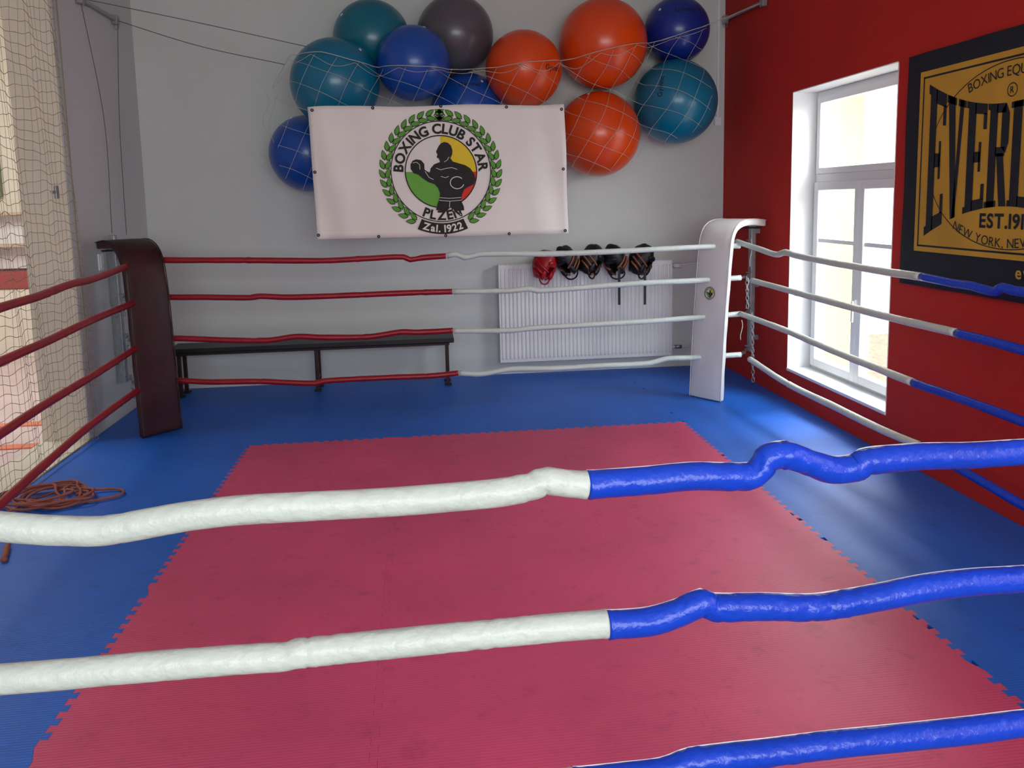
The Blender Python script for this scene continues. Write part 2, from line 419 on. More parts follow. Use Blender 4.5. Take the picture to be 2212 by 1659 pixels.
# ------------------------------------------------------------ emblem
def emblem(root, O, ux, uy, nr, R, lay=.0012, small=False):
    sc = R / 132.0
    def P(x, y, k=1): return O + ux * (x * sc) + uy * (y * sc) + nr * (k * lay)
    def circ(r, a0=0, a1=2*PI, n=48): return [(r*math.cos(a0 + (a1-a0)*i/n), r*math.sin(a0 + (a1-a0)*i/n)) for i in range(n + 1)]
    def arcband(mb, r0, r1, a0, a1, k, n=48):
        A = circ(r0, a0, a1, n); B = circ(r1, a0, a1, n)
        mb.add([P(*p, k) for p in A + B], [(i, i+1, n+2+i, n+1+i) for i in range(n)])
    def stroke(mb, pts, w, k):
        pts = [Vector(p) for p in pts]; vs = []
        for i, p in enumerate(pts):
            t = (pts[min(i+1, len(pts)-1)] - pts[max(i-1, 0)]).normalized(); nn = Vector((-t.y, t.x)) * w / 2
            vs += [P(p.x + nn.x, p.y + nn.y, k), P(p.x - nn.x, p.y - nn.y, k)]
        mb.add(vs, [(2*i, 2*i+1, 2*i+3, 2*i+2) for i in range(len(pts) - 1)])
    mb = MB()
    if small: mb.cur = 0; mb.add([P(*p, .5) for p in circ(122)[:-1]], [tuple(range(48))])
    for q, a in ((0, PI/2), (1, 0), (2, PI), (3, -PI/2)):
        mb.cur = q
        pts = [(0, 0)] + circ(78, a, a + PI/2, 14)
        mb.add([P(*p, 1) for p in pts], [tuple(range(len(pts)))])
    mb.build('emblem_field', [M['inkwhite'], M['q_yellow'], M['q_green'], M['q_red']], root, fixn=False)
    for r0, r1 in ((76.5, 79), (107.5, 109.5)):
        mb = MB(); arcband(mb, r0, r1, 0, 2*PI, 2, 72); mb.build('emblem_ring', M['ink'], root, fixn=False)
    mb = MB()
    def leaf(c, an, ln, w, k, mi):
        mb.cur = mi; t = Vector((math.cos(an), math.sin(an))); nn = Vector((-t.y, t.x)); c = Vector(c)
        pr = [(0, 0), (.2, .38), (.45, .5), (.75, .32), (1, 0), (.75, -.32), (.45, -.5), (.2, -.38)]
        mb.add([P(*(c + t*(a*ln) + nn*(b_*w)), k) for a, b_ in pr], [tuple(range(8))])
    nl = 17
    for sd in (1, -1):
        for i in range(nl):
            a = -PI/2 + sd * (math.radians(28) + (PI - math.radians(33)) * i / (nl - 1))
            er = Vector((math.cos(a), math.sin(a)))
            tang = a + sd * PI/2
            for q in (1, -1):
                c = er * (121 + 1.5*q)
                d = tang - sd * q * .42
                leaf(c, d, 24, 12, 2, 0); leaf(c + Vector((math.cos(d), math.sin(d))) * 2, d, 20.5, 9, 3, 1)
    mb.cur = 0
    stroke(mb, [(0, 134), (12, 121), (0, 108), (-12, 121), (0, 134)], 2, 3)
    mb.build('laurel_wreath', [M['ink'], M['leaf']], root, fixn=False)
    mb = MB(); arcband(mb, 112, 136, -PI/2 - .42, -PI/2 + .42, 4, 20); mb.build('ribbon', M['ink'], root, fixn=False)
    mb = MB()
    text_arc(mb, P, 'BOXING CLUB STAR', 29, 82.5, True, .035, .10, k=3, span=3.12)
    mb.build('lettering', M['ink'], root, fixn=False)
    mb = MB()
    text_arc(mb, P, 'PLZE\u0147', 28, 104.5, False, .035, .10, k=3)
    mb.build('lettering', M['ink'], root, fixn=False)
    mb = MB(); text_arc(mb, P, 'Zal. 1922', 22, 131.5, False, .03, .11, k=5); mb.build('ribbon_lettering', M['inkwhite'], root, fixn=False)
    C = (953, 371)
    out = [(949,316),(954,310),(962,307),(970,309),(976,315),(979,325),(978,334),(974,342),(979,349),(992,353),(1006,357),(1017,364),(1025,376),(1028,388),(1023,399),(1012,404),(1002,410),
           (997,422),(995,434),(1000,446),(1001,455),(985,457),(970,449),(962,457),(939,454),(943,440),(947,430),(949,418),(945,406),(938,398),(924,393),(911,384),(903,377),(893,374),(887,365),(887,355),(892,347),(900,344),
           (910,346),(917,354),(917,366),(928,374),(930,364),(938,355),(951,350),(949,343),(944,340),(946,334),(943,328),(946,322)]
    mb = MB(); mb.cur = 0
    p2 = [Vector((x - C[0], C[1] - y, 0)) for x, y in out]
    mb.add([P(p.x, p.y, 4) for p in p2], [tuple(t) for t in tessellate_polygon([p2])])
    mb.cur = 1
    q = lambda L_: [(x - C[0], C[1] - y) for x, y in L_]
    stroke(mb, [(34 + 15*math.cos(a*.25), -24 + 13*math.sin(a*.25)) for a in range(3, 25)], 1.7, 5)
    for L_ in ([(892,352),(900,350),(907,356),(907,366)], [(918,370),(926,383),(936,388)], [(942,363),(952,367),(963,364)], [(963,364),(976,362),(988,366)],
               [(952,381),(962,384),(969,381)], [(948,427),(970,429),(995,427)], [(947,433),(970,435),(996,433)], [(970,435),(969,448)], [(960,350),(967,346),(971,339)]):
        stroke(mb, q(L_), 1.1, 5)
    mb.build('boxer_figure', [M['ink'], M['inkwhite']], root, fixn=False)

# ------------------------------------------------------------ club banner
BY = 6.03
TL, TR, BR, BL = [onY(u, v, BY) for u, v in ((664, 231), (1218, 225), (1228, 504), (686, 517))]
bn = empty('club_banner', ((TL.x + TR.x) / 2, BY, BL.z), 'white boxing club banner with green laurel wreath emblem and boxer hung before the balls', 'banner')
def bsurf(s, t):
    p = (TL * (1 - s) + TR * s) * t + (BL * (1 - s) + BR * s) * (1 - t)
    k = min(1, max(0, (abs(s - .52) - .27) / .2))
    p = p + Vector((0, k * (.018 * math.sin(s * 34 + t * 3) + .012 * math.sin(t * 9 + s * 5)), .006 * math.sin(s * PI * 4) * t * (1 if t > .98 else .3)))
    return p
mb = MB(); mb.grid(bsurf, 60, 24); mb.build('cloth', M['banner'], bn, smooth=True, solid=.002)
for u, v in ((674,238),(805,233),(952,229),(1094,231),(1213,236),(688,508),(818,511),(963,509),(1100,505),(1221,498),(680,372),(1217,365)):
    c = onY(u, v, BY - .012)
    mb = MB(); mb.ring(c, (0,1,0), .008, .004, 14, 6); mb.build('eyelet', M['ink'], bn, smooth=True)
eo = onY(953, 371, BY - .004); e1 = onY(1053, 370.2, BY - .004); ex = (e1 - eo)
Rm = ex.length * 1.30
emblem(bn, eo, Vector((1, 0, -.012)).normalized(), Vector((.0, 0, 1)), Vector((0, -1, 0)), Rm)

# ------------------------------------------------------------ gold and navy wall banner
wb_y0, wb_y1, bz0, bz1 = 4.335, 2.67, 1.066, 2.36
wb = empty('wall_banner', (WR - .01, 3.5, bz0), 'navy banner with gold panel and dark slab lettering on red wall beside the window', 'banner')
def wsurf(s, t):
    return Vector((WR - .012 + .004 * math.sin(s * 23 + t * 2), wb_y0 + (wb_y1 - wb_y0) * s + .004 * math.sin(t * 11) * (1 if s < .02 else 0), bz0 + (bz1 - bz0) * t))
mb = MB(); mb.grid(wsurf, 50, 12); mb.build('cloth', M['navy'], wb, smooth=True, solid=.002)
OW = Vector((WR - .02, 3.5, 0))
def PW(x, z, k=1): return Vector((OW.x - .0012 * k, OW.y - x, z))
def rect(mb, x0, x1, z0, z1, k): mb.add([PW(x0, z0, k), PW(x1, z0, k), PW(x1, z1, k), PW(x0, z1, k)], [(0,1,2,3)])
mb = MB(); rect(mb, -.70, .70, 1.265, 2.255, 1); mb.build('gold_panel', M['gold'], wb, fixn=False)
mb = MB()
for (a, b_, c, d) in ((-.67, .67, 2.215, 2.225), (-.67, .67, 1.292, 1.302), (-.67, -.66, 1.292, 2.225), (.66, .67, 1.292, 2.225)): rect(mb, a, b_, c, d, 2)
def arcW(mb, cx, cz, rx, rz, a0, a1, w, n=40):
    vs = []
    for i in range(n + 1):
        a = a0 + (a1 - a0) * i / n
        vs += [PW(cx + rx*math.cos(a), cz + rz*math.sin(a), 2), PW(cx + (rx - w)*math.cos(a), cz + (rz - w)*math.sin(a), 2)]
    mb.add(vs, [(2*i, 2*i+1, 2*i+3, 2*i+2) for i in range(n)])
arcW(mb, 0, 1.76, .60, .45, .25, PI - .25, .005); arcW(mb, 0, 1.76, .60, .45, PI + .25, 2*PI - .25, .005)
mb.build('border_line', M['navy'], wb, fixn=False)
def R_(a, b_, c, d): return [(a, c), (b_, c), (b_, d), (a, d)]
SL = {
 'E': [R_(.10,.47,0,1), R_(0,.12,.94,1), R_(0,.12,0,.06), R_(.42,1,.90,1), R_(.84,1,.76,.91), R_(.42,1,0,.10), R_(.84,1,.09,.24), R_(.42,.74,.45,.55), R_(.66,.78,.36,.64)],
 'V': [[(.06,1),(.42,1),(.66,0),(.40,0)], [(.70,1),(.90,1),(.62,0),(.48,0)], R_(0,.5,.94,1), R_(.6,1,.94,1)],
 'R': [R_(.10,.45,0,1), R_(0,.54,0,.06), R_(0,.12,.94,1), R_(.4,.82,.91,1), [(.64,.58),(.86,.52),(.98,.62),(.98,.9),(.82,1),(.64,.94)], R_(.4,.82,.49,.58), [(.46,.52),(.76,.52),(1,0),(.68,0)]],
 'L': [R_(.10,.47,0,1), R_(0,.56,.94,1), R_(0,.12,0,.06), R_(.42,1,0,.10), R_(.84,1,.09,.30)],
 'A': [[(.05,0),(.22,0),(.60,1),(.42,1)], [(.38,1),(.68,1),(.97,0),(.62,0)], R_(.25,.75,.27,.36), R_(0,.3,0,.06), R_(.58,1,0,.06)],
 'S': [R_(.15,.85,.91,1), [(.03,.62),(.36,.55),(.36,.95),(.15,1),(.03,.9)], [(.08,.62),(.33,.48),(.92,.38),(.7,.57)], [(.64,.05),(.85,0),(.97,.1),(.97,.4),(.64,.48)], R_(.12,.85,0,.09), R_(.72,.88,.75,.92), R_(.10,.26,.08,.25)],
 'T': [R_(.31,.68,0,1), R_(0,1,.91,1), R_(0,.14,.76,.92), R_(.86,1,.76,.92), R_(.20,.80,0,.06)]}
mb = MB(); xl, xr = -.617, .617; cw = (xr - xl) / 8
def warp(x, y):
    q = (x / .617) ** 2
    lo = 1.52 - .17 * q; hi = 2.01 + .17 * q
    return PW(x, lo + (hi - lo) * y, 3)
for i, ch in enumerate('EVERLAST'):
    for pl in SL[ch]:
        mb.add([warp(xl + cw * (i + .02 + .96 * a), b_) for a, b_ in pl], [tuple(range(len(pl)))])
mb.build('slab_lettering', M['navy'], wb, fixn=False)
mb = MB(); text_arc(mb, PW, 'BOXING EQUIPMENT', .068, 1.0, True, 0, .12, cx=0, cy=1.135, k=3, span=.6); mb.build('arched_lettering', M['navy'], wb, fixn=False)
mb = MB(); text_flat(mb, PW, 'EST.1910', .098, 0, 1.415, .03, .08); mb.build('bold_lettering', M['navy'], wb, fixn=False)
mb = MB(); text_arc(mb, PW, 'NEW YORK, NEW YORK', .066, .9, False, 0, .12, cx=0, cy=2.22, k=3); mb.build('curved_lettering', M['navy'], wb, fixn=False)
mb = MB(); text_flat(mb, PW, 'R', .045, 0, 2.052, .01)
arcW(mb, 0, 2.068, .033, .033, 0, 2*PI, .005); mb.build('registered_mark', M['navy'], wb, fixn=False)
mb = MB(); text_flat(mb, PW, 'everlast.com', .085, .085, 1.18, .02, .1, align='L'); mb.build('gold_lettering', M['gold'], wb, fixn=False)

# ------------------------------------------------------------ gym balls
balls = [
 (983, 75, 84, 'b_grey', 'dark grey exercise ball at the top of the pile'),
 (803, 85, 84, 'b_teal2', 'dark teal exercise ball at top left, behind the netted teal one'),
 (1008, 236, 78, 'b_blue', 'blue exercise ball peeping over the middle of the club banner top edge'),
 (665, 332, 83, 'b_blue', 'blue exercise ball at lower left, half hidden behind the club banner'),
 (1302, 95, 97, 'b_orange', 'largest orange exercise ball, at the top of the pile'),
 (1462, 66, 71, 'b_dblue', 'deep blue exercise ball at top right beside the red wall'),
 (1292, 290, 92, 'b_orange', 'orange exercise ball below the largest one, right of the club banner'),
 (1131, 150, 84, 'b_orange', 'orange exercise ball right of the grey one with black print on its side'),
 (893, 137, 81, 'b_blue', 'blue exercise ball between the two teal ones and the grey one'),
 (724, 180, 97, 'b_teal', 'teal exercise ball at left caught in the white net'),
 (1459, 220, 91, 'b_teal', 'teal exercise ball at right under the deep blue one'),
]
placed = []
for (u, v, rp, mk, lb) in balls:
    Y = WB - .2; d = ray(u, v)
    while True:
        r = rp * (Y / d.y) * .98
        c = Vector((d.x * Y / d.y, Y, H + d.z * Y / d.y))
        if c.y + r < WB - .01 and all((c - q).length > (r + rq) * .95 for q, rq in placed): break
        Y -= .01
        if Y < BY + r * .75 + .02: break
    placed.append((c, r))
    ro = empty('exercise_ball', (c.x, c.y, c.z - r), lb + '', 'ball', 'exercise balls netted on the back wall')
    mb = MB(); mb.sphere(c, r, 64, 40); mb.build('ball_shell', M[mk], ro, smooth=True, origin=c)
    ax = Vector((.3 * math.sin(u), -.2, .5 + .3 * math.cos(v))).normalized()
    mb = MB(); mb.disc(c + ax * r * .995, ax, .012, 16, .004); mb.build('plug', M['pvc'], ro)
    pr = {(1131, 150): (1188, 157), (1008, 236): (1012, 190), (1462, 66): (1460, 35), (1459, 220): (1404, 195)}.get((u, v))
    if pr:
        tgt = Vector(((pr[0] - u) / rp, 0, -(pr[1] - v) / rp)); nn = Vector((tgt.x, -math.sqrt(max(.05, 1 - tgt.x**2 - tgt.z**2)), tgt.z)).normalized()
        ru = Vector((0, 0, 1)).cross(nn).normalized()
        uu = nn.cross(ru)
        if (u, v) == (1459, 220): ru, uu = uu, -ru
        def PS(x, y, k=1, c=c, r=r, nn=nn, ru=ru, uu=uu):
            return c + (nn + ru * (x / r) + uu * (y / r)).normalized() * (r + .0015)
        mb = MB(); text_flat(mb, PS, 'Gymnic', .06, 0, -.02, .01, .08)
        mb.build('lettering', M['ink'], ro, fixn=False)

# ball net: bridges the hollows between balls instead of following them
def nety(x, z):
    y = 6.7
    for c, r in placed:
        d = math.hypot(x - c.x, z - c.z)
        yy = c.y - math.sqrt(max(r*r - d*d, 0)) - .012 if d < r * .93 else c.y - r * .3676 + (d - r * .93) * .25 - .012
        y = min(y, yy)
    return y
def pxz(u, v):
    p = onY(u, v, 6.3); return (p.x, p.z)
top = [(588,190),(628,120),(700,122),(760,138),(810,146),(900,152),(1000,150),(1180,130),(1300,106),(1400,84),(1470,66),(1556,38)]
bot = [(575,300),(600,385),(650,415),(690,420),(760,300),(900,260),(1150,260),(1225,372),(1310,388),(1390,345),(1440,320),(1556,262)]
T = [Vector(pxz(*p)) for p in top]; B = [Vector(pxz(*p)) for p in bot]
def pol(L_, x):
    if x <= L_[0].x: return L_[0].y
    for a, b_ in zip(L_, L_[1:]):
        if x <= b_.x: return a.y + (b_.y - a.y) * (x - a.x) / max(b_.x - a.x, 1e-6)
    return L_[-1].y
def P3(x, z): return Vector((x, nety(x, z), z))
nb = empty('ball_net', (0, 6.3, 2.2), 'white string net stretched over the exercise balls on the back wall', 'net')
x0_, x1_ = T[0].x, T[-1].x
mb = MB(); cell = .155
for fam, ang in ((0, math.radians(62)), (1, math.radians(-22))):
    dx, dz = math.cos(ang), math.sin(ang); nxp, nzp = -dz, dx
    for k in range(-40, 41):
        run = []
        for i in range(-160, 161):
            s = i * .025
            x = .1 + nxp * k * cell + dx * s; z = 2.6 + nzp * k * cell + dz * s
            x += .02 * noise.noise(Vector((x*3, z*3, fam*5))); z += .03 * noise.noise(Vector((x*3, z*3, 9 + fam)))
            ok = x0_ < x < x1_ and pol(B, x) < z < pol(T, x)
            if ok: run.append(P3(x, z))
            if (not ok or i == 160) and run:
                if len(run) > 2: mb.tube(run, .0015, 4)
                run = []
mb.build('mesh', M['netwhite'], nb, fixn=False)
tc = [P3(x0_ + (x1_ - x0_) * k / 200, pol(T, x0_ + (x1_ - x0_) * k / 200)) for k in range(201)]
mb = MB(); mb.tube(tc, .003, 6); mb.build('top_cord', M['netwhite'], nb, smooth=True, fixn=False)
mb = MB()
sw_ = []
for k in range(241):
    x = x0_ + (x1_ - x0_) * k / 240; z = pol(T, x) - .015 - .07 * abs(math.sin(k / 240 * PI * 11)) * (0.6 + .4 * math.sin(k * .05)); sw_.append(P3(x, z) - Vector((0, .004, 0)))
mb.tube(sw_, .0018, 4); mb.build('swag_cord', M['netwhite'], nb, fixn=False)
for (u, v, L_) in ((572, 200, .35), (586, 215, .5), (570, 330, .12), (1552, 150, .4)):
    mb = MB()
    p = onY(u, v, 6.6); mb.tube([p + Vector((.03 * math.sin(k * .7 + u), 0, -L_ * k / 10)) for k in range(11)], .0015, 4)
    mb.build('loose_string', M['netwhite'], nb, fixn=False)
def bracket(p, q, label):
    r_ = empty('net_bracket', p, label, 'bracket')
    mb = MB(); mb.bar(p, q, .025, .025); mb.build('arm', M['steel'], r_, bevel=.004)
    for e_ in (p, q):
        mb = MB(); mb.box((e_.x - .02, e_.y - .03, e_.z - .035), (e_.x + .02, e_.y + .03, e_.z + .035)); mb.build('plate', M['steel'], r_, bevel=.004)
    mb = MB(); mb.ring(q + Vector((0, 0, -.05)), (0, 1, 0), .018, .003); mb.build('eye', M['steel'], r_, smooth=True)
lp = Vector((WL + .025, 6.03, 3.06)); lq = Vector((WL + .025, 6.69, 3.06))
bracket(lp, lq, 'steel net bracket arm high on the left wall')
rp_ = Vector((WR - .025, 6.26, 3.13)); rq_ = Vector((WR - .025, 7.05, 3.17))
bracket(rp_, rq_, 'steel net bracket arm high on the red wall by the corner')
def cord(pts, label, r=.0035, m='cordgrey', name='support_cord', cat='cord'):
    mb = MB(); mb.tube(spline(pts, .05), r, 6); return tag(mb.build(name, M[m], smooth=True, fixn=False), label, cat)
cord([lq, (lq + tc[6]) / 2 + Vector((0, 0, -.03)), tc[6]], 'grey cord from the left bracket end down to the ball net', .0028)
cord([lp + Vector((0, .1, .02)), (lp + tc[20]) / 2 + Vector((0, 0, .02)), tc[20] + Vector((0, -.03, .02))], 'grey cord running above the other from left bracket to the ball net', .0028)
cord([tc[178] + Vector((0, -.02, 0)), tc[196], rp_], 'pale cord from the ball net to the bracket on the red wall', .0028, m='netwhite')
cord([lp, onX(225, 260, WL + .06), Vector((-2.24, 6.08, 1.42))], 'slanting grey cord from left bracket down to the maroon corner', .0025)
cord([lq + Vector((0.03, -.05, 0)), onX(258, 260, WL + .1), Vector((-2.2, 6.25, 1.40))], 'nearly vertical grey cord hanging beside the room corner', .0025)

# ------------------------------------------------------------ ropes
SEED = [0]
def sleeve(pts, r, m, parent, near=False, folds=(), stitch_highlight=None):
    SEED[0] += 7.3; sd = SEED[0]
    sp = spline(pts, .004 if near else .03)
    sl = [0]
    for a, b_ in zip(sp, sp[1:]): sl.append(sl[-1] + (b_ - a).length)
    tot = sl[-1]
    rs = []
    for s in sl:
        q = 1 + (.03 if near else .05) * noise.noise(Vector((s * 4, sd, 0)))
        for f in folds:
            d = (s - f * tot) / (.0035 if near else .012)
            if near:
                if -3 < d < 0: q += .04 * (1 + d / 3)
                if abs(d) < 6: q += -.12 * math.exp(-d*d)
                if 0 < d < 14: q += .055 * math.exp(-d / 6)
            elif abs(d) < 4: q += -.14 * math.exp(-d*d) + .10 * math.exp(-(d-1.8)**2)
        for e_ in (s, tot - s):
            if e_ < .008: q += .035
        rs.append(r * q)
    def jit(p, i, an):
        k = .022 if near else .06
        w = k * noise.noise(Vector((sl[i] * (14 if near else 9), math.cos(an) * 1.2 + sd, math.sin(an) * 1.2)))
        if near:
            x = sl[i] + .016 * math.sin(an + sd)
            act = max(0, noise.noise(Vector((sl[i] * 5, sd, 9))) * 1.6 + .12)
            for f in folds:
                d = abs(sl[i] - f * tot)
                if d < .08: act += .9 * (1 - d / .08)
            act = min(act, 1)
            w += .08 * act * noise.noise(Vector((x * 70, sd, math.sin(an) * .9)))
            w -= .075 * act * max(0, .25 - abs(noise.noise(Vector((x * 32, sd + 5, math.cos(an) * .9))))) * 4
        return w
    mb = MB(); mb.tube(sp, rs, 36 if near else 12, False, jit)
    o = mb.build('sleeve', M[m], parent, smooth=True, fixn=False)
    if stitch_highlight:
        off = Vector(stitch_highlight).normalized()
        mb = MB(); mb.tube([p + off * (rr * 1.0) for p, rr in zip(sp[::3], rs[::3])], .0011, 4)
        mb.build('stitch_highlight_line', M['stitch_highlight'], o, fixn=False)  # real stitching on the lower blue sleeves, painted top-edge highlight on the upper one
    return o
def rope(label, segs, grp, proj, near=False, r=.0215):
    first = proj(*segs[0][1][0]) if not isinstance(segs[0][1][0], Vector) else segs[0][1][0]
    ro = empty('ring_rope', first, label, 'rope', grp)
    for m, px, folds, st in segs:
        P_ = [p if isinstance(p, Vector) else proj(*p) for p in px]
        sleeve(P_, r, m, ro, near, folds, st)
    return ro
KB = 5.95
pb = lambda u, v: onY(u, v, KB)
G = 'ring ropes along the back wall side'
pos4 = ['topmost', 'second from the top', 'third from the top', 'lowest']
backs = [
 ([(285,560),(372,562),(500,562),(700,563),(800,558),(872,555),(886,561),(910,557),(963,553)], [(965,553),(985,549),(1003,556),(1040,549),(1200,548),(1350,542),(1505,534),(1598,531)]),
 ([(300,641),(385,642),(450,642),(540,643),(560,640),(620,642),(700,640),(800,636),(900,632),(977,630)], [(979,630),(1100,628),(1145,624),(1160,628),(1300,618),(1400,611),(1490,607),(1600,600)]),
 ([(310,731),(388,731),(500,735),(580,735),(640,727),(700,729),(800,727),(868,717),(900,718),(978,714)], [(980,715),(1100,714),(1150,709),(1300,700),(1400,694),(1490,687),(1600,678)]),
 ([(315,822),(390,822),(450,825),(560,824),(680,828),(700,823),(850,815),(930,812),(990,806)], [(992,806),(1040,808),(1100,798),(1200,796),(1300,790),(1400,785),(1440,775),(1485,773),(1600,766)])]
for k, (a, b_) in enumerate(backs):
    rope(f'half red, half white ring rope along the back wall, {pos4[k]} of four', [('vred', a, (.35, .7, .9), None), ('vwhite', b_, (.05, .4), None)], G, pb)
pl0 = Vector((-2.0, 5.8, 0)); pl1 = Vector((-1.84, 3.5, 0)); dl = (pl1 - pl0).normalized(); nl_ = Vector((-dl.y, dl.x, 0))
pleft = lambda u, v: onP(u, v, pl0, nl_)
lefts = [[(272,576),(200,603),(150,615),(80,641),(0,665),(-100,702)], [(300,650),(200,691),(100,738),(0,782),(-100,832)],
         [(305,745),(200,812),(100,872),(0,938),(-100,1007)], [(305,838),(200,915),(100,1000),(0,1090),(-80,1165)]]
for k, a in enumerate(lefts):
    P_ = [pleft(*p) for p in a]; zz = P_[-1].z
    e_ = pl0 + dl * 4.7; P_.append(Vector((e_.x, e_.y, zz)))
    rope(f'red padded ring rope in front of the side net, {pos4[k]} of four', [('vred', P_, (.1, .3), None)], 'red ring ropes beside the side net', pleft)
pr_ = lambda u, v: onX(u, v, 2.5)
rights = [
 ([(1592,522),(1640,538),(1678,550),(1696,545),(1720,552),(1800,568),(1900,585),(1990,598)], [(1992,598),(2060,612),(2100,618),(2150,630),(2165,621),(2190,628),(2240,634)]),
 ([(1625,606),(1750,640),(1900,680),(2066,719)], [(2068,720),(2150,740),(2212,757),(2300,780)]),
 ([(1600,678),(1700,715),(1800,758),(1972,826)], [(1974,827),(2100,870),(2212,912),(2300,948)]),
 ([(1620,776),(1700,828),(1800,877),(1900,926),(1985,962)], [(1987,963),(2050,1000),(2130,1045),(2212,1092)])]
for k, (a, b_) in enumerate(rights):
    B_ = [pr_(*p) for p in b_]; B_.append(Vector((2.5, 1.15, B_[-1].z + (.03 if k == 0 else 0))))
    rope(f'white then blue ring rope along the red wall, {pos4[k]} of four', [('vwhite', [pr_(*p) for p in a], (.3,), None), ('vblue', B_, (.2,), None)], 'ring ropes along the red wall', pr_)
FY = 1.1
pf = lambda u, v: onY(u, v, FY)
st = (0, .45, .89)
fronts = [
 ([(-300,1120),(-60,1128),(0,1137),(100,1145),(200,1147),(240,1144),(300,1134),(400,1116),(520,1102),(700,1092),(850,1084),(1000,1072),(1080,1064),(1130,1055),(1160,1047),(1175,1040),(1220,1044),(1268,1048)],
  [(1270,1048),(1400,1038),(1500,1029),(1580,1030),(1625,1028),(1644,1012),(1654,994),(1674,985),(1705,984),(1750,1000),(1800,1015),(1850,1010),(1862,1000),(1900,994),(2000,986),(2100,984),(2212,977),(2500,965)], (.934,), (.295, .325, .48)),
 ([(-300,1490),(-60,1474),(0,1468),(100,1460),(300,1442),(500,1426),(618,1418),(640,1412),(800,1395),(1000,1375),(1200,1356),(1311,1347)],
  [(1313,1350),(1400,1343),(1460,1326),(1505,1306),(1522,1302),(1536,1311),(1560,1313),(1650,1311),(1750,1313),(1800,1308),(1900,1290),(2000,1270),(2100,1258),(2212,1251),(2500,1230)], (.575,), (.182, .385)),
 ([(-300,1840),(0,1810),(400,1770),(800,1730),(1000,1712),(1238,1690)],
  [(1240,1690),(1350,1678),(1430,1668),(1480,1650),(1560,1637),(1650,1627),(1800,1608),(1900,1598),(2000,1588),(2100,1577),(2212,1563),(2500,1540)], (.3,), (.18,))]
for k, (a, b_, fa, fb) in enumerate(fronts):
    rope(f'thick near ring rope with white and blue sleeves, {["upper one across the red mats", "middle one across the red mats", "mostly cut off at photo bottom right"][k]}',
         [('vwhite', a, fa, None), ('vblue', b_, fb, st)], 'near ring ropes across the foreground', pf, True, .0205)

# ------------------------------------------------------------ corner posts and pads
def chain(mb, p, q, sag=.02, L_=.042):
    p = Vector(p); q = Vector(q); n = max(3, int((q - p).length / (L_ * .74)))
    d = (q - p).normalized(); s1 = d.orthogonal().normalized(); s2 = d.cross(s1)
    for i in range(n):
        t = (i + .5) / n; c = p.lerp(q, t) + Vector((0, 0, -sag * 4 * t * (1 - t)))
        mb.ring(c, s1 if i % 2 else s2, L_ * .27, .0042, 10, 5, 1.9, d)
zs = [1.215, .945, .64, .32]
def post(bx_, by_, wallx, rc, label, hang):
    ro = empty('corner_post', (bx_, by_, .28), label, 'post')
    mb = MB(); mb.box((bx_ - .02, by_ - .03, .28), (bx_ + .02, by_ + .03, 1.40)); mb.build('upright', M['steel'], ro, bevel=.004)
    for z in (.4, .85, 1.3):
        mb = MB(); a, b_ = sorted((bx_, wallx)); mb.box((a + .001, by_ - .02, z - .02), (b_ - .001, by_ + .02, z + .02)); mb.build('wall_bracket', M['steel'], ro)
    for z in zs:
        p0 = Vector((bx_ + (rc[0] - bx_) * .2, by_ - .03, z)); p1 = Vector((rc[0], rc[1], z))
        mid = p0.lerp(p1, .6)
        mb = MB(); mb.ring((bx_ + (rc[0] - bx_) * .15, by_ - .02, z + .01), (0, 0, 1), .02, .005, 14, 6)
        chain(mb, p0, mid, .02); mb.build('chain', M['steel'], ro, smooth=True, fixn=False)
        mb = MB(); mb.tube([mid, mid.lerp(p1, .15), mid.lerp(p1, .2), mid.lerp(p1, .8), mid.lerp(p1, .85), p1], [.004, .004, .011, .011, .004, .004], 8); mb.build('turnbuckle', M['steel'], ro, smooth=True, fixn=False)
    for (x, y, z, ln) in hang:
        mb = MB(); chain(mb, (x, y, z), (x + .01, y, z - ln), 0); mb.build('chain_end', M['steel'], ro, smooth=True, fixn=False)
    return ro
p1 = post(-2.28, 6.2, WL, (-2.02, 5.84), 'galvanised rope anchor post behind the maroon corner pad', [(-2.2, 6.05, .93, .12), (-2.16, 5.98, .63, .1), (-2.14, 5.96, .31, .1)])
p2 = post(2.76, 6.32, WR, (2.53, 5.98), 'galvanised rope anchor post behind the white corner pad', [(2.58, 6.0, .95, .25), (2.63, 6.0, .66, .36), (2.66, 6.05, .34, .26)])
for (x, y, z, ln) in ((2.62, 6.02, 1.25, .22), (2.5, 5.9, .62, .16), (2.56, 5.93, .95, .1)):
    mb = MB(); mb.tube([Vector((x + .008 * math.sin(k * .7), y, z - ln * k / 8)) for k in range(9)], .003, 6)
    mb.build('tied_string', M['netwhite'], p2, smooth=True, fixn=False)

